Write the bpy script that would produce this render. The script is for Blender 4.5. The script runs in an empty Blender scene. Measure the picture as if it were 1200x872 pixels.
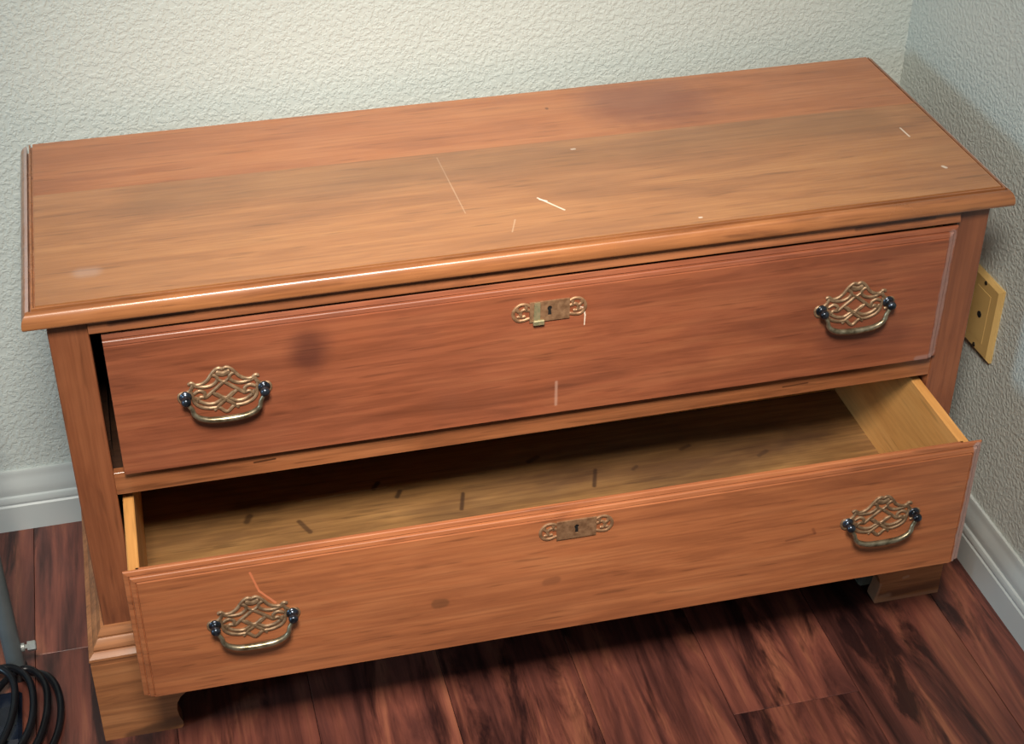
import bpy, bmesh, math, random
from mathutils import Vector, Matrix

# ---------------------------------------------------------------- camera
scene = bpy.context.scene
COL = scene.collection
R = math.radians
cam_d = bpy.data.cameras.new('camera')
cam_d.sensor_fit = 'HORIZONTAL'
cam_d.sensor_width = 36.0
cam_d.lens = 1887.56 / 1200.0 * 36.0
cam_d.clip_start = 0.02
cam = bpy.data.objects.new('camera', cam_d)
COL.objects.link(cam)
cam.matrix_world = (Matrix.Translation((0.11527, -1.36564, 1.40432)) @ Matrix.Rotation(-0.249488, 4, 'Z')
                    @ Matrix.Rotation(0.961904, 4, 'X') @ Matrix.Rotation(0.00486, 4, 'Z'))
scene.camera = cam

# ---------------------------------------------------------------- light
world = bpy.data.worlds.new('room_fill')
scene.world = world
world.use_nodes = True
wb = world.node_tree.nodes['Background']
wb.inputs['Color'].default_value = (0.82, 0.92, 1.0, 1)
wb.inputs['Strength'].default_value = 0.095


def area(name, loc, target, size, power, color, size_y=None, spread=None):
    l = bpy.data.lights.new(name, 'AREA')
    l.energy = power
    l.color = color
    l.size = size
    if size_y:
        l.shape = 'RECTANGLE'
        l.size_y = size_y
    if spread:
        l.spread = R(spread)
    o = bpy.data.objects.new(name, l)
    COL.objects.link(o)
    o.location = loc
    o.rotation_euler = (Vector(target) - Vector(loc)).to_track_quat('-Z', 'Y').to_euler()
    return o


# warm ceiling lamp a little in front of the dresser, daylight from a window on the left
area('ceiling_lamp', (0.12, -1.30, 2.15), (0.44, 0.10, 0.45), 0.45, 8.0, (1.0, 0.92, 0.81), spread=48)
area('window_daylight', (-2.3, -0.80, 1.10), (0.6, 0.2, 0.5), 0.45, 21.0, (0.50, 0.79, 1.0), 0.55)

vs = scene.view_settings
vs.view_transform = 'Standard'
vs.look = 'None'
vs.exposure = 0.0
vs.gamma = 1.0
vs.use_curve_mapping = False


# ---------------------------------------------------------------- node helpers
def lin(c):
    return tuple(((v / 255.0) / 12.92 if v / 255.0 <= 0.04045 else ((v / 255.0 + 0.055) / 1.055) ** 2.4) for v in c) + (1.0,)


class NT:
    def __init__(self, name):
        self.m = bpy.data.materials.new(name)
        self.m.use_nodes = True
        self.t = self.m.node_tree
        self.n = self.t.nodes
        self.b = self.n['Principled BSDF']

    def add(self, kind, **kw):
        n = self.n.new(kind)
        for k, v in kw.items():
            setattr(n, k, v)
        return n

    def link(self, a, b):
        self.t.links.new(a, b)

    def setin(self, node, key, val):
        if isinstance(val, bpy.types.NodeSocket):
            self.link(val, node.inputs[key])
        else:
            node.inputs[key].default_value = val

    def math(self, op, a, b=None, clamp=False):
        n = self.add('ShaderNodeMath', operation=op, use_clamp=clamp)
        self.setin(n, 0, a)
        if b is not None:
            self.setin(n, 1, b)
        return n.outputs[0]

    def vmath(self, op, a, b=None, out=0):
        n = self.add('ShaderNodeVectorMath', operation=op)
        self.setin(n, 0, a)
        if b is not None:
            if op == 'SCALE':
                self.setin(n, 3, b)
            else:
                self.setin(n, 1, b)
        return n.outputs[out]

    def coords(self, loc=(0, 0, 0), scale=(1, 1, 1), rot=(0, 0, 0)):
        tc = self.add('ShaderNodeTexCoord')
        mp = self.add('ShaderNodeMapping')
        mp.inputs['Location'].default_value = loc
        mp.inputs['Rotation'].default_value = rot
        mp.inputs['Scale'].default_value = scale
        self.link(tc.outputs['Object'], mp.inputs['Vector'])
        return mp.outputs[0]

    def noise(self, vec, scale, detail=4, rough=0.55, dist=0.0):
        n = self.add('ShaderNodeTexNoise')
        n.inputs['Scale'].default_value = scale
        n.inputs['Detail'].default_value = detail
        n.inputs['Roughness'].default_value = rough
        n.inputs['Distortion'].default_value = dist
        self.link(vec, n.inputs['Vector'])
        return n.outputs['Fac']

    def ramp(self, fac, stops):
        n = self.add('ShaderNodeValToRGB')
        els = n.color_ramp.elements
        while len(els) < len(stops):
            els.new(0.5)
        for e, (p, c) in zip(els, stops):
            e.position = p
            e.color = c if len(c) == 4 else tuple(c) + (1,)
        self.link(fac, n.inputs[0])
        return n.outputs[0]

    def rng(self, v, a, b, c=0.0, d=1.0, smooth=False):
        n = self.add('ShaderNodeMapRange')
        if smooth:
            n.interpolation_type = 'SMOOTHSTEP'
        self.link(v, n.inputs[0])
        for i, x in enumerate((a, b, c, d)):
            self.setin(n, i + 1, x)
        return n.outputs[0]

    def mix(self, fac, a, b, blend='MIX'):
        n = self.add('ShaderNodeMix', data_type='RGBA', blend_type=blend)
        self.setin(n, 0, fac)
        self.setin(n, 6, a)
        self.setin(n, 7, b)
        return n.outputs[2]

    def bump(self, h, strength, dist):
        n = self.add('ShaderNodeBump')
        n.inputs['Strength'].default_value = strength
        n.inputs['Distance'].default_value = dist
        self.link(h, n.inputs['Height'])
        self.link(n.outputs[0], self.b.inputs['Normal'])
        return n

    def marks(self, col, flat, segs):
        """wear marks and painted sheen: (ax, ay, bx, by, half width, softness, colour, opacity) in the two free axes"""
        tc = self.add('ShaderNodeTexCoord')
        wob = self.add('ShaderNodeTexNoise')
        wob.inputs['Scale'].default_value = 60
        self.link(tc.outputs['Object'], wob.inputs['Vector'])
        p = self.vmath('MULTIPLY', tc.outputs['Object'], (1, 1, 0) if flat == 'z' else (1, 0, 1))
        for ax, ay, bx, by, w, soft, c, op in segs:
            A = Vector((ax, ay, 0)) if flat == 'z' else Vector((ax, 0, ay))
            B = Vector((bx, by, 0)) if flat == 'z' else Vector((bx, 0, by))
            d = B - A
            pa = self.vmath('SUBTRACT', p, tuple(A))
            t = self.math('MULTIPLY', self.vmath('DOT_PRODUCT', pa, tuple(d), out=1), 1.0 / max(d.length_squared, 1e-9), clamp=True)
            q = self.vmath('SUBTRACT', pa, self.vmath('SCALE', tuple(d), t))
            dist = self.vmath('LENGTH', q, out=1)
            dist = self.math('ADD', dist, self.math('MULTIPLY', self.math('SUBTRACT', wob.outputs['Fac'], 0.5), w * 1.6))
            f = self.rng(dist, w, w + soft, op, 0.0, True)
            col = self.mix(f, col, lin(c))
        return col


def simple(name, rgb, rough=0.5, metal=0.0, vary=None, scale=60, bump=0.0, coat=0.0):
    t = NT(name)
    v = t.coords()
    f = t.noise(v, scale, 4)
    a = lin(rgb)
    b = lin(vary or tuple(max(0, x * 0.8) for x in rgb))
    col = t.ramp(f, [(0.35, b), (0.65, a)])
    t.link(col, t.b.inputs['Base Color'])
    t.b.inputs['Roughness'].default_value = rough
    t.b.inputs['Metallic'].default_value = metal
    t.b.inputs['Coat Weight'].default_value = coat
    if bump:
        t.bump(f, bump, 0.001)
    return t.m


def wood(name, dark, mid, light, axis='x', loc=(0, 0, 0), rough=0.38, coat=0.25, blotch=0.5, blotch_col=None,
         flat=None, segs=(), grain=1.0, figure=1.0, soil=None):
    t = NT(name)
    st = {'x': (1.0, 9, 9), 'y': (9, 1.0, 9), 'z': (9, 9, 1.0)}[axis]
    st2 = {'x': (6, 220, 220), 'y': (220, 6, 220), 'z': (220, 220, 6)}[axis]
    st3 = {'x': (2.2, 4.5, 4.5), 'y': (4.5, 2.2, 4.5), 'z': (4.5, 4.5, 2.2)}[axis]
    v = t.coords(loc, st)
    f = t.noise(v, 4.6 * figure, 8, 0.62, 0.8)
    col = t.ramp(f, [(0.20, lin(dark)), (0.48, lin(mid)), (0.78, lin(light))])
    fib = t.noise(t.coords(loc, st2), 1.0, 3, 0.6, 0.2)
    col = t.mix(t.rng(fib, 0.42, 0.62, 0.0, 0.62 * grain), col, lin(dark), 'MIX')
    fleck = t.noise(t.coords((loc[0] + 3.3, loc[1], loc[2]), {'x': (14, 170, 170), 'y': (170, 14, 170), 'z': (170, 170, 14)}[axis]), 1.0, 2, 0.5, 0.1)
    col = t.mix(t.rng(fleck, 0.60, 0.70, 0.0, 0.50 * grain), col, lin(tuple(c * 0.45 for c in dark)))
    bl = t.noise(t.coords((loc[0] + 7.1, loc[1] + 2.0, loc[2]), st3), 1.4, 4, 0.6, 0.5)
    col = t.mix(t.rng(bl, 0.48, 0.75, 0.0, blotch), col, lin(blotch_col or tuple(c * 0.6 for c in dark)))
    if soil:  # grime caught along a strip: (x0, z0, x1, z1 ...) handled as marks
        col = t.marks(col, flat, soil)
    if segs:
        col = t.marks(col, flat, segs)
    t.link(col, t.b.inputs['Base Color'])
    rv = t.noise(t.coords(loc), 14, 4)
    t.link(t.rng(rv, 0.3, 0.7, rough - 0.07, rough + 0.10), t.b.inputs['Roughness'])
    t.b.inputs['Coat Weight'].default_value = coat
    t.b.inputs['Coat Roughness'].default_value = 0.22
    t.bump(fib, 0.12, 0.0006)
    return t.m


WHITE = (226, 214, 200)
M = {}
M['top'] = wood('top_varnish', (130, 84, 52), (164, 110, 68), (182, 128, 80), 'x', (0.3, 0.1, 0), 0.36, 0.55, 0.40, (96, 64, 44), 'z',
                [(0.5137, 0.0916, 0.5344, 0.060, 0.0004, 0.0012, (236, 220, 202), 0.85),
                 (0.5150, 0.0880, 0.5210, 0.0830, 0.0006, 0.0010, (240, 226, 210), 0.85),
                 (0.4288, 0.2071, 0.4318, 0.0775, 0.0003, 0.0008, (205, 175, 145), 0.35),
                 (0.9617, 0.1536, 0.9625, 0.1313, 0.0006, 0.0008, (226, 214, 200), 0.8),
                 (0.8093, 0.2461, 0.8429, 0.2498, 0.0005, 0.0010, (226, 206, 180), 0.7),
                 (0.5799, 0.1916, 0.583, 0.1916, 0.0010, 0.0012, (226, 214, 200), 0.8),
                 (0.9662, 0.0552, 0.968, 0.052, 0.0010, 0.0020, (226, 214, 200), 0.7),
                 (0.6671, 0.0106, 0.669, 0.0106, 0.0012, 0.0012, (226, 214, 200), 0.7),
                 (0.0385, 0.0504, 0.050, 0.0504, 0.002, 0.012, (180, 160, 150), 0.30),
                 (0.12, 0.188, 0.93, 0.182, 0.010, 0.045, (112, 78, 50), 0.38),
                 (0.4790, 0.052, 0.470, 0.028, 0.0004, 0.0006, (200, 170, 140), 0.5)], 0.55, 1.0)
M['top_back'] = wood('top_back_board_varnish', (138, 82, 50), (168, 104, 64), (182, 120, 76), 'x', (5.3, 1.1, 0), 0.36, 0.35, 0.30, (96, 58, 46), 'z',
                     [(0.6817, 0.2914, 0.72, 0.28, 0.02, 0.07, (104, 56, 48), 0.55),
                      (0.58, 0.30, 0.58, 0.298, 0.001, 0.002, (60, 40, 30), 0.6)], 0.55, 1.0)
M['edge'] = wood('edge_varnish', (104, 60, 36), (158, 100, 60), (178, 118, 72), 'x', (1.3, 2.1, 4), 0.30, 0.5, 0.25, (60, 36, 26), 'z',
                 [(-0.0142, -0.004, -0.0142, 0.345, 0.0010, 0.0018, (168, 152, 148), 0.7),  # pale sheen painted along the left end moulding
                  (1.0150, 0.0, 1.0150, 0.34, 0.0014, 0.0030, (164, 146, 140), 0.60)], 0.6)  # the same sheen painted along the right end
M['frame'] = wood('frame_varnish', (98, 54, 34), (142, 84, 54), (158, 98, 64), 'z', (2.3, 0.4, 1), 0.36, 0.35, 0.35, (66, 34, 22), grain=0.5)
M['rail'] = wood('rail_varnish', (98, 56, 34), (154, 94, 58), (174, 112, 72), 'x', (4.3, 0.4, 7), 0.36, 0.35, 0.45, (58, 32, 22), 'y',
                  [(0.488, 0.3603, 0.526, 0.3612, 0.0005, 0.0012, (40, 20, 12), 0.85), (0.183, 0.3515, 0.205, 0.3525, 0.0005, 0.0012, (40, 20, 12), 0.8),
                   (0.78, 0.3480, 0.81, 0.3490, 0.0004, 0.0012, (50, 26, 16), 0.7), (0.84, 0.5490, 0.93, 0.5510, 0.0008, 0.0030, (56, 30, 20), 0.6),
                   (0.06, 0.5500, 0.14, 0.5520, 0.0010, 0.0030, (50, 28, 18), 0.7), (0.42, 0.5510, 0.50, 0.5515, 0.0006, 0.0030, (60, 34, 22), 0.5)], 0.7)
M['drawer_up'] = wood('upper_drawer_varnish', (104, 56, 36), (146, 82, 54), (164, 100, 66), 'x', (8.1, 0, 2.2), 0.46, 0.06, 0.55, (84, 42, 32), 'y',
                      [(-0.252, 0.485, -0.25, 0.495, 0.004, 0.028, (66, 34, 30), 0.65),
                       (0.0097, 0.408, 0.0097, 0.378, 0.0004, 0.0022, (196, 156, 136), 0.45),
                       (0.0375, 0.4985, 0.0392, 0.489, 0.0003, 0.0007, (236, 220, 200), 0.85),
                       (0.0392, 0.489, 0.0387, 0.477, 0.0003, 0.0006, (236, 220, 200), 0.8),
                       (0.0375, 0.4985, 0.032, 0.5005, 0.0005, 0.0007, (226, 206, 186), 0.7),
                       (0.33, 0.415, 0.40, 0.41, 0.004, 0.03, (74, 38, 34), 0.4),
                       (0.4550, 0.373, 0.4550, 0.528, 0.0036, 0.0030, (164, 138, 132), 0.50),  # pale reflection painted down the right moulding
                       (0.4550, 0.371, 0.4350, 0.370, 0.0012, 0.0030, (164, 138, 132), 0.40)], 0.6, 0.9)  # painted reflection carried round the lower right corner
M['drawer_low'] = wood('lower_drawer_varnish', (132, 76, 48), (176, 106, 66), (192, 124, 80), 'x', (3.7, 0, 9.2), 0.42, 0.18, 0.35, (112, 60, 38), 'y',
                       [(-0.340, 0.314, -0.333, 0.288, 0.0006, 0.0008, (214, 124, 84), 0.9),
                        (-0.333, 0.288, -0.318, 0.269, 0.0008, 0.0008, (220, 130, 90), 0.9),
                        (-0.150, 0.231, -0.143, 0.231, 0.004, 0.004, (104, 66, 42), 0.6),
                        (-0.031, 0.236, -0.021, 0.237, 0.003, 0.004, (120, 72, 48), 0.5),
                        (0.242, 0.239, 0.275, 0.243, 0.0006, 0.002, (112, 62, 40), 0.5),
                        (0.275, 0.243, 0.272, 0.250, 0.0006, 0.002, (112, 62, 40), 0.5),
                        (0.4580, 0.168, 0.4580, 0.328, 0.0040, 0.0020, (168, 146, 142), 0.65)], 0.7, 1.1)  # sheen on the right moulding, put into the colour
M['foot'] = wood('foot_worn_varnish', (110, 68, 42), (168, 108, 66), (190, 130, 84), 'x', (6.6, 3, 2), 0.5, 0.1, 0.4, (84, 52, 34), 'y',
                 [(0.95, 0.012, 1.02, 0.016, 0.003, 0.006, (98, 60, 42), 0.5),
                  (0.938, 0.008, 0.950, 0.010, 0.001, 0.006, (184, 140, 110), 0.5),
                  (0.968, 0.036, 0.973, 0.037, 0.0006, 0.003, (196, 160, 130), 0.5),
                  (0.932, 0.004, 0.936, 0.030, 0.0015, 0.003, (186, 140, 110), 0.6),
                  (0.93, 0.002, 1.018, 0.002, 0.001, 0.004, (170, 128, 104), 0.5),
                  (0.01, 0.001, 0.065, 0.012, 0.004, 0.008, (74, 48, 34), 0.7)], 0.6)
M['raw'] = wood('drawer_side_pine', (190, 130, 68), (220, 158, 88), (232, 176, 106), 'y', (2.6, 0.2, 3), 0.55, 0.05, 0.15, (170, 110, 60), grain=0.4)
M['inner'] = wood('drawer_bottom_wood', (104, 72, 42), (146, 106, 62), (170, 128, 78), 'x', (2.1, 3.3, 3), 0.6, 0.0, 0.85, (70, 44, 28), 'z',
                  [(0.085, 0.205, 0.095, 0.235, 0.0009, 0.0030, (52, 32, 20), 0.8),
                   (-0.080, 0.200, -0.072, 0.228, 0.0009, 0.0030, (52, 32, 20), 0.8),
                   (0.210, 0.250, 0.222, 0.255, 0.0010, 0.0040, (58, 36, 22), 0.7),
                   (-0.175, 0.262, -0.168, 0.272, 0.0014, 0.0030, (48, 30, 20), 0.8),
                   (-0.150, 0.240, -0.145, 0.250, 0.0014, 0.0030, (48, 30, 20), 0.8),
                   (-0.260, 0.200, -0.270, 0.222, 0.0014, 0.0030, (58, 36, 22), 0.7),
                   (-0.330, 0.235, -0.325, 0.245, 0.0016, 0.0040, (54, 34, 22), 0.7),
                   (0.020, 0.270, 0.032, 0.276, 0.0016, 0.0040, (58, 36, 24), 0.7),
                   (0.300, 0.215, 0.312, 0.222, 0.0014, 0.0030, (62, 40, 26), 0.6),
                   (0.140, 0.225, 0.146, 0.230, 0.0012, 0.0030, (58, 36, 24), 0.6),
                   (-0.26, 0.258, -0.16, 0.262, 0.0003, 0.0010, (190, 160, 120), 0.4)], 0.7, 1.3)
M['carcass'] = wood('carcass_wood', (48, 29, 19), (68, 42, 26), (82, 52, 32), 'x', (1.1, 8, 3), 0.6, 0.0, 0.3)
M['brass'] = simple('aged_brass', (164, 134, 104), 0.5, 0.5, (120, 94, 70), 160, 0.25)
M['bail'] = simple('worn_brass_bail', (176, 164, 138), 0.34, 0.8, (112, 100, 78), 120, 0.1)
M['post'] = simple('dark_post_metal', (86, 94, 106), 0.28, 0.85, (38, 40, 44), 140, 0.1)
M['escutcheon'] = simple('tarnished_brass', (172, 132, 98), 0.5, 0.5, (132, 96, 68), 150, 0.3)
M['verdigris'] = simple('verdigris_brass', (166, 148, 112), 0.5, 0.45, (132, 130, 98), 200)
M['black'] = simple('keyhole_black', (8, 7, 7), 0.8)
M['plate'] = simple('ivory_plastic', (206, 172, 110), 0.38, 0, (198, 162, 100), 8)
M['screw'] = simple('dark_screw', (52, 44, 34), 0.4, 0.5)
M['trim'] = simple('trim_paint', (196, 200, 196), 0.4, 0, (186, 192, 190), 6)
M['glue'] = simple('dusty_block', (104, 110, 98), 0.9, 0, (70, 74, 68), 60)
M['tube'] = simple('painted_steel', (118, 128, 132), 0.35, 0.25, (104, 114, 118), 10)
M['bolt'] = simple('zinc_bolt', (196, 200, 196), 0.35, 0.5, (170, 174, 172), 80)
M['cable'] = simple('black_cable', (20, 22, 28), 0.35, 0, (12, 13, 17), 60)
M['adapter'] = simple('blue_black_plastic', (30, 38, 54), 0.22, 0, (12, 15, 24), 30)
M['subfloor'] = simple('floor_gap', (26, 15, 12), 0.8)


def wall_mat():
    t = NT('textured_wall_paint')
    v = t.coords()
    big = t.noise(v, 1.5, 3)
    col = t.ramp(big, [(0.3, lin(WALL_A)), (0.7, lin(WALL_B))])
    t.link(col, t.b.inputs['Base Color'])
    t.b.inputs['Roughness'].default_value = 0.6
    n1 = t.noise(v, 205, 2, 0.5, 0.2)
    n2 = t.noise(v, 90, 2, 0.5, 0.2)
    h = t.math('ADD', t.rng(n1, 0.40, 0.62, 0, 1, True), t.math('MULTIPLY', n2, 0.35))
    t.bump(h, 0.42, 0.0016)
    return t.m


WALL_A, WALL_B = (190, 197, 191), (198, 204, 198)
M['wall'] = wall_mat()


def plank_mat():
    t = NT('red_brown_floor_planks')
    oi = t.add('ShaderNodeObjectInfo')
    tc = t.add('ShaderNodeTexCoord')
    comb = t.add('ShaderNodeCombineXYZ')
    t.link(t.math('MULTIPLY', oi.outputs['Random'], 37.0), comb.inputs[0])
    t.link(t.math('MULTIPLY', oi.outputs['Random'], 11.0), comb.inputs[1])
    p = t.vmath('ADD', tc.outputs['Object'], comb.outputs[0])
    a = t.vmath('MULTIPLY', p, (16, 1.5, 1))
    f = t.noise(a, 1.5, 7, 0.62, 1.0)
    col = t.ramp(f, [(0.28, lin((44, 24, 23))), (0.42, lin((92, 52, 45))), (0.55, lin((124, 70, 57))), (0.72, lin((162, 100, 74)))])
    b = t.noise(t.vmath('MULTIPLY', p, (110, 5, 1)), 1.0, 4, 0.6, 0.6)
    col = t.mix(t.rng(b, 0.46, 0.72, 0, 0.5), col, lin((36, 18, 18)))
    c = t.noise(t.vmath('MULTIPLY', p, (13, 2.4, 1)), 1.3, 6, 0.68, 0.9)
    col = t.mix(t.rng(c, 0.51, 0.62, 0, 0.85), col, lin((28, 15, 17)))
    tint = t.rng(oi.outputs['Random'], 0, 1, 0.86, 1.12)
    col = t.mix(1.0, col, tint, 'MULTIPLY')
    t.link(col, t.b.inputs['Base Color'])
    t.b.inputs['Roughness'].default_value = 0.36
    t.bump(b, 0.15, 0.0008)
    return t.m


M['plank'] = plank_mat()


# ---------------------------------------------------------------- geometry helpers
def link_mesh(name, bm, mat, parent=None, smooth=False):
    bmesh.ops.recalc_face_normals(bm, faces=bm.faces)
    me = bpy.data.meshes.new(name)
    bm.to_mesh(me)
    bm.free()
    me.materials.append(mat)
    if smooth:
        for p in me.polygons:
            p.use_smooth = True
    o = bpy.data.objects.new(name, me)
    COL.objects.link(o)
    if parent is not None:
        o.parent = parent
    return o


def smooth_by_angle(o, deg=35):
    me = o.data
    me.polygons.foreach_set('use_smooth', [True] * len(me.polygons))
    me.set_sharp_from_angle(angle=R(deg))
    return o


def bm_box(bm, x0, x1, y0, y1, z0, z1, bev=0.0):
    b = bmesh.new()
    bmesh.ops.create_cube(b, size=1)
    for v in b.verts:
        v.co = Vector(((x0 + x1) / 2 + v.co.x * (x1 - x0), (y0 + y1) / 2 + v.co.y * (y1 - y0), (z0 + z1) / 2 + v.co.z * (z1 - z0)))
    if bev:
        bmesh.ops.bevel(b, geom=list(b.edges), offset=bev, segments=1, affect='EDGES', profile=0.5)
    join(bm, b)
    return bm


def join(bm, b):
    vs_ = {v: bm.verts.new(v.co) for v in b.verts}
    for f in b.faces:
        bm.faces.new([vs_[v] for v in f.verts])
    b.free()


def box(name, x0, x1, y0, y1, z0, z1, mat, parent=None, bev=0.0008):
    return link_mesh(name, bm_box(bmesh.new(), x0, x1, y0, y1, z0, z1, bev), mat, parent)


def loft(bm, rings, closed_ring=True, cap0=True, cap1=True):
    vr = [[bm.verts.new(p) for p in r] for r in rings]
    n = len(rings[0])
    for a, b in zip(vr, vr[1:]):
        for i in range(n if closed_ring else n - 1):
            j = (i + 1) % n
            bm.faces.new((a[i], a[j], b[j], b[i]))
    if cap0:
        bm.faces.new(vr[0][::-1])
    if cap1:
        bm.faces.new(vr[-1])
    return bm


def catmull(pts, n=6, closed=False):
    P = [Vector(p) for p in pts]
    out = []
    m = len(P)
    rng_ = range(m) if closed else range(m - 1)
    for i in rng_:
        p1, p2 = P[i], P[(i + 1) % m]
        p0 = P[i - 1] if (closed or i > 0) else p1 * 2 - p2
        p3 = P[(i + 2) % m] if (closed or i + 2 < m) else p2 * 2 - p1
        for k in range(n):
            t = k / n
            out.append(0.5 * ((2 * p1) + (p2 - p0) * t + (2 * p0 - 5 * p1 + 4 * p2 - p3) * t * t + (3 * p1 - p0 - 3 * p2 + p3) * t ** 3))
    if not closed:
        out.append(P[-1])
    return out


def tube(bm, pts, rad, seg=10, closed=False):
    """round tube along pts; rad is a number or one radius per point"""
    P = [Vector(p) for p in pts]
    n = len(P)
    rr = rad if isinstance(rad, (list, tuple)) else [rad] * n
    rings = []
    up = None
    for i in range(n):
        if closed:
            t = (P[(i + 1) % n] - P[i - 1]).normalized()
        else:
            t = (P[min(i + 1, n - 1)] - P[max(i - 1, 0)]).normalized()
        if up is None:
            up = Vector((0, 0, 1)) if abs(t.z) < 0.9 else Vector((1, 0, 0))
        s = t.cross(up).normalized()
        up = s.cross(t).normalized()
        rings.append([P[i] + (s * math.cos(a) + up * math.sin(a)) * rr[i] for a in [2 * math.pi * k / seg for k in range(seg)]])
    if closed:
        rings.append(rings[0])
        loft(bm, rings, True, False, False)
        bmesh.ops.remove_doubles(bm, verts=bm.verts, dist=1e-6)
    else:
        loft(bm, rings)
    return bm


def ribbon(bm, pts, w, y_back, y_front, n=5):
    """flat cast strip in the xz plane following pts (x, z), raised towards -y with a softened crown"""
    P = catmull([(p[0], p[1], 0) for p in pts], n)
    rings = []
    m = len(P)
    for i in range(m):
        t = (P[min(i + 1, m - 1)] - P[max(i - 1, 0)]).normalized()
        s = Vector((-t.y, t.x, 0))
        hw = w * (0.75 if i in (0, m - 1) else 1.0) / 2
        a, b = P[i] + s * hw, P[i] - s * hw
        c, d = P[i] + s * hw * 0.45, P[i] - s * hw * 0.45
        yf = y_front + (y_back - y_front) * 0.4
        rings.append([(a.x, y_back, a.y), (a.x, yf, a.y), (c.x, y_front, c.y), (d.x, y_front, d.y), (b.x, yf, b.y), (b.x, y_back, b.y)])
    loft(bm, rings)
    return bm


def lathe(bm, prof, center, axis='y', seg=16):
    """prof: (radius, offset along axis) from one end to the other"""
    cx, cy, cz = center
    rings = []
    for r, h in prof:
        ring = []
        for k in range(seg):
            a = 2 * math.pi * k / seg
            u, v = r * math.cos(a), r * math.sin(a)
            ring.append({'y': (cx + u, cy + h, cz + v), 'z': (cx + u, cy + v, cz + h), 'x': (cx + h, cy + u, cz + v)}[axis])
        rings.append(ring)
    loft(bm, rings)
    return bm


def extrude_poly(bm, pts, axis, a, b):
    """polygon pts extruded between a and b on the given axis"""
    def p3(p, h):
        return {'y': (p[0], h, p[1]), 'x': (h, p[0], p[1]), 'z': (p[0], p[1], h)}[axis]
    loft(bm, [[p3(p, a) for p in pts], [p3(p, b) for p in pts]])
    return bm


def thing(name, label, cat, loc=(0, 0, 0), group=None):
    o = bpy.data.objects.new(name, None)
    o.empty_display_size = 0.05
    COL.objects.link(o)
    o.location = loc
    o['label'] = label
    o['category'] = cat
    if group:
        o['group'] = group
    return o


def structure(o, label=None):
    o['kind'] = 'structure'
    if label:
        o['label'] = label
    return o


# ---------------------------------------------------------------- setting
YW, XW = 0.3973, 1.0870
XL, YF = -1.30, -1.90
floor = structure(box('floor', XL, XW + 0.1, YF, YW + 0.1, -0.03, -0.008, M['subfloor'], None, 0),
                  'red brown wood plank floor with dark streaked grain')
PW = 0.158
plank_me = {}


def plank(x0, y0, y1):
    """one floor board; boards of one length share their mesh"""
    key = round(y1 - y0, 4)
    if key not in plank_me:
        bm = bm_box(bmesh.new(), 0.0003, PW - 0.0003, 0.0003, key - 0.0003, -0.008, 0.0, 0.0004)
        bmesh.ops.recalc_face_normals(bm, faces=bm.faces)
        me = bpy.data.meshes.new('plank')
        bm.to_mesh(me)
        bm.free()
        me.materials.append(M['plank'])
        plank_me[key] = me
    o = bpy.data.objects.new('plank', plank_me[key])
    COL.objects.link(o)
    o.location = (x0, y0, 0)
    o.parent = floor


xs = [0.851 + PW * k for k in range(-13, 2)]
random.seed(11)
for i, x0 in enumerate(xs):
    joint = -0.155 if i == 12 else random.choice([-0.95, -0.75, -0.62, -1.1, -0.85])
    if i == 7:
        joint = 0.14
    ys = [YF, joint - 1.1, joint, YW]
    for a, b in zip(ys, ys[1:]):
        a = max(a, YF)
        if b - a > 0.02:
            plank(x0, a, b)

structure(box('wall_back', XL, XW + 0.1, YW, YW + 0.1, -0.03, 2.4, M['wall'], None, 0), 'off-white textured wall behind the dresser')
structure(box('wall_right', XW, XW + 0.1, YF, YW, -0.03, 2.4, M['wall'], None, 0), 'textured wall at the right end of the dresser')

# baseboards: profile (outward, height)
BB = [(0.0, 0.0), (0.0125, 0.0), (0.0125, 0.0395), (0.0105, 0.0415), (0.0105, 0.0435), (0.0120, 0.0450), (0.0122, 0.0500), (0.0108, 0.0535),
      (0.0085, 0.0550), (0.0085, 0.0575), (0.0092, 0.0610), (0.0085, 0.0690), (0.0060, 0.0780), (0.0042, 0.0850), (0.0045, 0.0885), (0.0035, 0.0915), (0.0, 0.0915)]
bm = bmesh.new()
loft(bm, [[(XL, YW - o, z) for o, z in BB], [(XW - 0.0, YW - o, z) for o, z in BB]])
structure(smooth_by_angle(link_mesh('baseboard_back', bm, M['trim']), 25), 'white moulded baseboard along the back wall')
bm = bmesh.new()
loft(bm, [[(XW - o, YF, z) for o, z in BB], [(XW - o, YW - 0.0125, z) for o, z in BB]])
structure(smooth_by_angle(link_mesh('baseboard_right', bm, M['trim']), 25), 'white moulded baseboard along the right wall')

# ---------------------------------------------------------------- dresser
dresser = thing('dresser', 'low reddish-brown wooden dresser with two drawers, the lower one pulled open', 'dresser')
OVL, OVR, OVF, D = 0.0212, 0.0197, 0.0146, 0.3467
ML, MR, MF = 0.0152, 0.0130, 0.0132
H1, H2 = 0.5575, 0.5769
SEAM0, SEAM1 = 0.223, 0.2105          # the glue line runs slightly askew


def quad_slab(name, pts, z0, z1, mat, parent, bev=0.0007):
    b = bmesh.new()
    loft(b, [[(x, y, z0) for x, y in pts], [(x, y, z1) for x, y in pts]])
    if bev:
        bmesh.ops.bevel(b, geom=list(b.edges), offset=bev, segments=1, affect='EDGES')
    return link_mesh(name, b, mat, parent)


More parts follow.
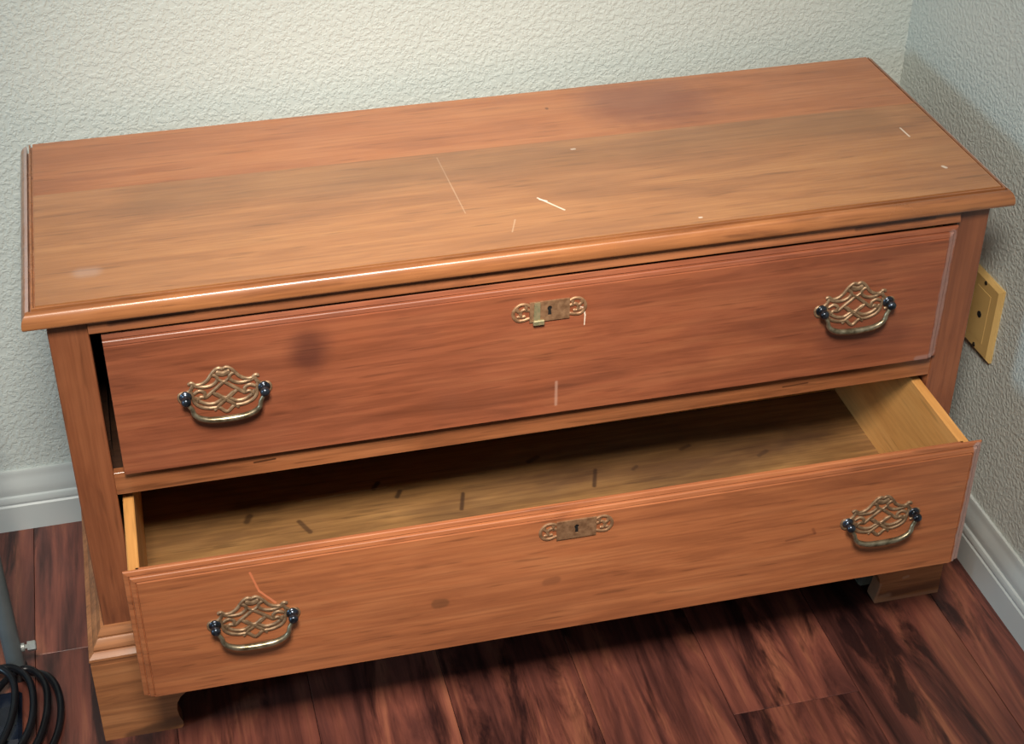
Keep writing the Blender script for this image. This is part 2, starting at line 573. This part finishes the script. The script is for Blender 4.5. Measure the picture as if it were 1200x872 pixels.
# moulded edge of the top, mitred round front and ends; the two glued boards lie inside it
EDGE = [(0.0, H1), (0.0, H2 - 0.0010), (0.04, H2 - 0.0040), (0.12, H2 - 0.0040), (0.15, H2 - 0.0006), (0.26, H2 - 0.0008), (0.29, H2 - 0.0110), (0.41, H2 - 0.0110),
        (0.43, H2 - 0.0022), (0.58, H2 - 0.0026), (0.76, H2 - 0.0050), (0.90, H2 - 0.0085), (0.98, H2 - 0.0125), (1.0, H1 + 0.0030), (0.97, H1 + 0.0010), (0.90, H1)]
xl, xr, yf = -OVL + ML, 1 + OVR - MR, -OVF + MF
rings = []
for (x, y, dx, dy) in ((xl, D, -ML, 0), (xl, yf, -ML, -MF), (xr, yf, MR, -MF), (xr, D, MR, 0)):
    rings.append([(x + dx * o, y + dy * o, z) for o, z in EDGE])
bm = bmesh.new()
loft(bm, rings)
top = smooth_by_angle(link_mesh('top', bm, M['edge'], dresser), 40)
e = 0.00015
quad_slab('board', [(xl + e, yf + e), (xr - e, yf + e), (xr - e, SEAM1 - e), (xl + e, SEAM0 - e)], H1, H2, M['top'], top, 0.0)
quad_slab('board', [(xl + e, SEAM0 + e), (xr - e, SEAM1 + e), (xr - e, D), (xl + e, D)], H1, H2 - 0.0001, M['top_back'], top, 0.0)

S0, S1 = 0.0387, 0.9614
ZB = 0.1585
box('stile', 0.0, S0, 0.0, 0.020, 0.120, H1, M['frame'], dresser, 0.0010)
box('stile', S1, 1.0, 0.0, 0.020, 0.120, H1, M['frame'], dresser, 0.0010)
# top rail: shallow cove-edged strip under the top
bm = bmesh.new()
PR = [(0.022, H1), (-0.0085, H1), (-0.0072, H1 - 0.003), (-0.0062, H1 - 0.006), (-0.0066, 0.5470), (-0.0080, 0.5440), (-0.0080, 0.5420), (-0.0070, 0.5412), (0.022, 0.5412)]
loft(bm, [[(S0, y, z) for y, z in PR], [(S1, y, z) for y, z in PR]])
smooth_by_angle(link_mesh('top_rail', bm, M['rail'], dresser))
box('middle_rail', S0, S1, 0.0002, 0.009, 0.3355, 0.3640, M['rail'], dresser, 0.0004)
box('bottom_rail', S0, S1, 0.0002, 0.024, 0.120, 0.1605, M['rail'], dresser, 0.0010)
box('side_panel', 0.0004, 0.018, 0.020, 0.334, 0.120, H1, M['frame'], dresser, 0.0008)
box('side_panel', 0.982, 0.9996, 0.020, 0.334, 0.120, H1, M['frame'], dresser, 0.0008)
box('back_panel', 0.018, 0.982, 0.322, 0.332, 0.120, H1, M['carcass'], dresser, 0)
box('dust_panel', 0.018, 0.982, 0.009, 0.322, 0.3365, 0.3415, M['carcass'], dresser, 0)
box('bottom_panel', 0.018, 0.982, 0.024, 0.322, 0.125, 0.1405, M['carcass'], dresser, 0)
for xa, xb in ((0.018, 0.0385), (0.9616, 0.982)):
    box('drawer_runner', xa, xb, 0.024, 0.322, 0.1405, 0.160, M['carcass'], dresser, 0)
    box('drawer_runner', xa, xb, 0.060, 0.322, 0.3415, 0.3635, M['carcass'], dresser, 0)

# stepped base moulding on three sides
BM_ = [(0.0, 0.118), (0.0, ZB), (0.0035, ZB - 0.001), (0.0072, ZB - 0.007), (0.0078, ZB - 0.0085), (0.0070, ZB - 0.0115), (0.0088, ZB - 0.0125), (0.0140, ZB - 0.0195),
       (0.0148, ZB - 0.0215), (0.0138, ZB - 0.0250), (0.0160, ZB - 0.0262), (0.0205, ZB - 0.0300), (0.0210, ZB - 0.0330), (0.0195, ZB - 0.0360), (0.0195, 0.118)]
rings = []
for (x, y, dx, dy) in ((0, 0.335, -1, 0), (0, 0, -1, -1), (1, 0, 1, -1), (1, 0.335, 1, 0)):
    rings.append([(x + dx * o, y + dy * o, z) for o, z in BM_])
bm = bmesh.new()
loft(bm, rings)
smooth_by_angle(link_mesh('base_molding', bm, M['foot'], dresser), 30)

# bracket feet: a front and a side piece of each, with the scrolled inner edge
SC = [(0.0670, 0.0), (0.0690, 0.004), (0.0686, 0.010), (0.0655, 0.020), (0.0642, 0.030), (0.0655, 0.040), (0.0700, 0.049), (0.0770, 0.0555), (0.0860, 0.060),
      (0.0880, 0.066), (0.0900, 0.080), (0.0960, 0.092), (0.110, 0.100), (0.130, 0.103), (0.130, 0.118)]


def foot(right, rear):
    b = bmesh.new()
    pts = [(-0.020, 0.0)] + SC + [(-0.020, 0.118)]
    if not rear:
        extrude_poly(b, [(1 - x if right else x, z) for x, z in pts], 'y', -0.020, -0.001)
        side = [(y, z) for y, z in [(-0.001, 0.0)] + SC + [(-0.001, 0.118)]]
    else:
        side = [(0.335 - (y - (-0.02)), z) for y, z in pts]
    c = bmesh.new()
    extrude_poly(c, side, 'x', *((1.001, 1.020) if right else (-0.020, -0.001)))
    bmesh.ops.recalc_face_normals(c, faces=c.faces)
    join(b, c)
    sharp = [ed for ed in b.edges if len(ed.link_faces) == 2 and ed.calc_face_angle(0) > 0.9]
    bmesh.ops.bevel(b, geom=sharp, offset=0.0012, segments=1, affect='EDGES')
    return link_mesh('foot', b, M['foot'], dresser)


for rr_ in (False, True):
    for back in (False, True):
        foot(rr_, back)
# rough glue block behind the right front foot
bm = bm_box(bmesh.new(), 0.918, 0.999, -0.001, 0.030, 0.012, 0.118, 0.004)
g = link_mesh('glue_block', bm, M['glue'], dresser)
g['label'] = 'dusty grey glue block behind the right front foot'
box('glue_block', 0.001, 0.050, -0.001, 0.030, 0.012, 0.118, M['carcass'], dresser, 0.003)


# ---------------------------------------------------------------- drawers
def drawer(z0, z1, w, y_left, y_right, mat, depth, label, gap=0.0):
    """front board with stepped, mitred edge; the drawer's origin is on the floor line under the middle of its outer edge"""
    hw = w / 2
    b = bmesh.new()
    prof = [(0.0120, 0.018), (0.0120, 0.002), (0.0, 0.0020), (0.0, 0.0002), (0.0005, -0.0006), (0.0048, -0.0018), (0.0051, -0.0006), (0.0059, -0.0006), (0.0063, -0.0034),
            (0.0070, -0.0040), (0.0108, -0.0050), (0.0112, -0.0040), (0.0119, -0.0040), (0.0125, -0.0060)]
    rings = []
    for ins, y in prof:                     # the lower edge is left plain
        zb = z0 + ins * 0.03
        xa = -hw + gap + (ins if not gap else ins * 0.05)   # the gap replaces the left moulding, shaped to leave a dark band
        rings.append([(xa, y, zb), (hw - ins, y, zb), (hw - ins, y, z1 - ins), (xa, y, z1 - ins)])
    loft(b, rings)
    d = link_mesh('drawer', b, mat, dresser)
    d['label'] = label
    d.location = (0.5, (y_left + y_right) / 2, 0)
    d.rotation_euler = (0, 0, math.atan2(y_right - y_left, w))
    t = 0.0115
    sx = hw - 0.0045
    zs = z1 - 0.012
    box('side_board', -sx + gap, -sx + gap + t, 0.0022, depth, z0 + 0.004, zs, M['raw'], d, 0.0012)
    box('side_board', sx - t, sx, 0.0022, depth, z0 + 0.004, zs, M['raw'], d, 0.0012)
    box('back_board', -sx + gap + t, sx - t, depth - 0.012, depth, z0 + 0.016, zs - 0.006, M['raw'], d, 0.0010)
    box('bottom_board', -sx + gap + t, sx - t, 0.020, depth - 0.012, z0 + 0.010, z0 + 0.016, M['inner'], d, 0.0)
    return d


def sym(pts):
    return [(-x, z) for x, z in pts]


def mm(pts, x, z):
    return [(x + a / 1000.0, z + c / 1000.0) for a, c in pts]


def plate_mm(pts, x, z):
    return [(x + a / 1000.0, z + ((c * 0.86 if c > 0 else c * 0.95) - 1.5) / 1000.0) for a, c in pts]


def pull(d, x, z, tilt=0.0):
    """pierced bat-wing plate, two turned posts and a hanging bail; (x, z) is the middle of the line between the posts"""
    yb, yt = -0.0058, -0.0080
    b = bmesh.new()
    half = [
        [(0, 34), (4, 35.5), (8, 33), (12, 27.5), (16, 21), (22, 16.5), (28, 16), (32, 19.5), (35.5, 18)],
        [(31, 17), (33, 11), (37, 7), (44, 6), (46, 0), (43, -6), (36, -8)],
        [(34, 9), (32.5, 0), (31, -8), (26, -14), (17, -17.5), (8, -18), (3, -23), (0, -25)],
        [(12, 27.5), (7.5, 25), (6, 20), (9, 15), (15, 12), (22, 12), (30, 15)],
        [(0, 16), (6, 10), (13, 3), (20, -3), (20, 3), (25, 7), (31, 4)],
        [(13, 3), (6, -4), (0, -9), (-7, -15), (-12, -21)],
        [(3, -7), (11, -12), (20, -11), (27, -6), (30, -1)],
        [(20, -3), (25, -2), (28, -7)],
    ]
    for h in half:
        ribbon(b, plate_mm(h, x, z), 0.0036, yb, yt)
        ribbon(b, plate_mm(sym(h), x, z), 0.0036, yb, yt)
    ribbon(b, plate_mm([(-6.5, 21), (0, 16), (6.5, 21)], x, z), 0.0027, yb, yt)
    ribbon(b, plate_mm([(-7, 30), (0, 27), (7, 30)], x, z), 0.0060, yb, yt)
    ribbon(b, plate_mm([(-9, 1), (0, -6), (9, 1)], x, z), 0.0026, yb, yt)
    p = link_mesh('handle_plate', b, M['brass'], d)
    for s in (-1, 1):
        b = bmesh.new()
        lathe(b, [(0.0001, 0.0), (0.0064, 0.0), (0.0064, -0.0012), (0.0046, -0.0022), (0.0030, -0.0034), (0.0030, -0.0062), (0.0044, -0.0074), (0.0052, -0.0094),
                  (0.0049, -0.0114), (0.0036, -0.0132), (0.0014, -0.0140), (0.0001, -0.0141)], (x + s * 0.0395, -0.0070, z), 'y', 18)
        q = link_mesh('handle_post', b, M['post'], d, True)
    # bail: swings from the posts, thickest in the middle
    base = [(-39.5, -1), (-37.5, -5), (-34.5, -10), (-33, -16), (-28.5, -20.5), (-20, -24), (-11, -25.2), (0, -25.6)]
    pts = base + [(-a, c) for a, c in base[-2::-1]]
    P = [(x + a / 1000.0, -0.0162 - 0.0025 * min(1.0, -c / 27.0) - tilt * (-c / 27.0), z + c / 1000.0) for a, c in pts]
    P = catmull(P, 4)
    n = len(P) - 1
    rad = [0.0021 + 0.0013 * math.sin(math.pi * i / n) ** 2 for i in range(n + 1)]
    b = bmesh.new()
    tube(b, P, rad, 10)
    link_mesh('bail', b, M['bail'], d, True)


def keyplate(d, x, z, worn):
    """long pierced escutcheon: plain middle with a keyhole, scrolled ends"""
    yb, yt = -0.0058, -0.0080
    hx, hz = 0.0215, 0.0120
    key = [(0.0026 * math.cos(a), 0.0030 + 0.0030 * math.sin(a)) for a in [R(-50 + 280 * k / 10) for k in range(11)]] + [(-0.0019, -0.0058), (0.0019, -0.0058)]
    outer = []
    for px, pz in key:                      # same count of points, pushed out onto the plate rectangle
        k = max(abs(px) / hx, abs(pz) / hz, 1e-6)
        outer.append((px / k, pz / k))
    outer = [(max(-hx, min(hx, a)), max(-hz, min(hz, c))) for a, c in outer]
    # make the four corners exact
    for cx_, cz_ in ((hx, hz), (-hx, hz), (-hx, -hz), (hx, -hz)):
        i = min(range(len(outer)), key=lambda q: (outer[q][0] - cx_) ** 2 + (outer[q][1] - cz_) ** 2)
        outer[i] = (cx_, cz_)
    b = bmesh.new()
    loft(b, [[(x + a, yb, z + c) for a, c in outer], [(x + a, yt, z + c) for a, c in outer], [(x + a, yt, z + c) for a, c in key], [(x + a, yb, z + c) for a, c in key]],
         True, False, False)
    ends = [[(21, 8), (27, 10.5), (33, 9.5), (38, 4), (38.5, -3), (34, -8.5), (28, -9), (21, -7)], [(21, 2), (27, 4), (31, 1), (30, -4), (25.5, -4)],
            [(31, 1), (35, 4.5), (34, 7)], [(25, 10), (25, 2)], [(30, -4), (35, -4)]]
    for h in ends:
        ribbon(b, mm(h, x, z), 0.0036, yb, yt + 0.0004)
        ribbon(b, mm(sym(h), x, z), 0.0036, yb, yt + 0.0004)
    link_mesh('escutcheon', b, M['escutcheon'], d)
    kb = bmesh.new()
    extrude_poly(kb, [(x + a * 1.0, z + c * 1.0) for a, c in key], 'y', -0.0055, -0.0064)
    link_mesh('keyhole', kb, M['black'], d)
    if worn:                                # lifted, greenish flap on the left of the plate
        fb = bmesh.new()
        extrude_poly(fb, [(-0.0125, z - 0.0125), (-0.0125, z + 0.012), (-0.0185, z + 0.012), (-0.0195, z - 0.0125)], 'y', -0.0080, -0.0094)
        bm_box(fb, -0.0200, -0.0080, -0.0112, -0.0078, z - 0.0150, z - 0.0090, 0.0008)
        for v in fb.verts:
            v.co.x += x + 0.002
        f_ = link_mesh('escutcheon_flap', fb, M['verdigris'], d)
        f_['label'] = 'greenish loose flap on the keyhole plate'


d1 = drawer(0.3672, 0.5368, 0.9230, -0.0030, -0.0060, M['drawer_up'], 0.310, 'upper drawer, shut, with an open gap added at its left end', 0.0112)
pull(d1, -0.3390, 0.4550)
pull(d1, 0.3475, 0.4550)
keyplate(d1, 0.0002, 0.5015, True)

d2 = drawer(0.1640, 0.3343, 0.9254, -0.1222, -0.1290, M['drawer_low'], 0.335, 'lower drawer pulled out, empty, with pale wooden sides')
pull(d2, -0.3415, 0.2525, 0.002)
pull(d2, 0.3515, 0.2520, 0.002)
keyplate(d2, 0.0000, 0.3060, False)

# ---------------------------------------------------------------- wall plate on the right wall
wp = thing('wall_plate', 'ivory wall plate with one small jack hole, on the right wall behind the dresser', 'wall plate', (XW, 0.1020, 0.3365))
hy, hz = 0.0345, 0.0515
bm = bmesh.new()
loft(bm, [[(0, -hy, -hz), (0, hy, -hz), (0, hy, hz), (0, -hy, hz)], [(-0.003, -hy, -hz), (-0.003, hy, -hz), (-0.003, hy, hz), (-0.003, -hy, hz)],
          [(-0.0068, -hy + 0.004, -hz + 0.004), (-0.0068, hy - 0.004, -hz + 0.004), (-0.0068, hy - 0.004, hz - 0.004), (-0.0068, -hy + 0.004, hz - 0.004)]])
link_mesh('plate', bm, M['plate'], wp)
box('insert', -0.0073, -0.0066, -0.0165, 0.0165, -0.034, 0.034, M['plate'], wp, 0.0003)
bm = bmesh.new()
lathe(bm, [(0.0001, -0.0012), (0.0042, -0.0012), (0.0042, 0.001), (0.0001, 0.001)], (-0.0070, 0, 0), 'x', 14)
j = link_mesh('jack', bm, M['black'], wp)
j['label'] = 'small dark jack hole'
for zz in (0.0445, -0.0445):
    bm = bmesh.new()
    lathe(bm, [(0.0001, -0.0012), (0.0022, -0.0010), (0.0030, 0.0), (0.0030, 0.002), (0.0001, 0.002)], (-0.0068, 0, zz), 'x', 12)
    link_mesh('screw', bm, M['screw'], wp)

# ---------------------------------------------------------------- grey steel leg and cables at the left edge
leg = thing('metal_leg', 'grey round steel furniture leg with a protruding bolt, at the left edge of the floor', 'furniture leg', (-0.1165, 0.110, 0))
bm = bmesh.new()
lathe(bm, [(0.0106, 0.010), (0.0108, 0.012), (0.0108, 0.62), (0.0100, 0.622)], (0, 0, 0), 'z', 24)
smooth_by_angle(link_mesh('tube', bm, M['tube'], leg))
bm = bmesh.new()
lathe(bm, [(0.0120, 0.0), (0.0132, 0.002), (0.0126, 0.016), (0.0110, 0.017)], (0, 0, 0), 'z', 20)
smooth_by_angle(link_mesh('rubber_foot', bm, M['cable'], leg))
bm = bmesh.new()
lathe(bm, [(0.0028, 0.008), (0.0028, 0.0175), (0.0062, 0.0175), (0.0062, 0.0265), (0.0050, 0.0275)], (0, 0, 0.0445), 'x', 6)
bt = link_mesh('bolt', bm, M['bolt'], leg)
bm = bmesh.new()
lathe(bm, [(0.0050, 0.0102), (0.0050, 0.0140), (0.0042, 0.0145)], (0, 0, 0.0445), 'x', 16)
link_mesh('washer', bm, M['bolt'], bt)

cable = thing('power_cable', 'black power cable lying in loose loops on the floor beside the grey leg', 'cable', (-0.105, 0.045, 0))
bm = bmesh.new()
P = catmull([(-0.075, 0.100, 0.005), (-0.045, 0.080, 0.005), (-0.010, 0.066, 0.007), (0.024, 0.045, 0.010), (0.037, 0.005, 0.008), (0.032, -0.045, 0.005), (0.012, -0.080, 0.005),
             (-0.030, -0.085, 0.012), (-0.050, -0.030, 0.022), (-0.030, 0.025, 0.024), (0.000, 0.052, 0.022), (0.022, 0.022, 0.019), (0.020, -0.030, 0.014), (0.000, -0.075, 0.012),
             (-0.045, -0.085, 0.018), (-0.066, -0.030, 0.026), (-0.052, 0.030, 0.030), (-0.020, 0.050, 0.031), (0.006, 0.020, 0.030), (0.006, -0.040, 0.024), (-0.020, -0.085, 0.022),
             (-0.058, -0.060, 0.032), (-0.060, 0.010, 0.038), (-0.036, 0.044, 0.040), (-0.012, 0.020, 0.036), (-0.016, -0.040, 0.030), (-0.050, -0.100, 0.016),
             (-0.090, -0.130, 0.006), (-0.130, -0.140, 0.005)], 7)
tube(bm, P, 0.0043, 9)
link_mesh('cord', bm, M['cable'], cable, True)
ad = thing('power_adapter', 'small blue-black plastic power adapter lying under the looped black cable', 'adapter', (-0.137, 0.030, 0))
bm = bm_box(bmesh.new(), -0.022, 0.026, -0.040, 0.044, 0.0, 0.014, 0.004)
link_mesh('adapter_body', bm, M['adapter'], ad)
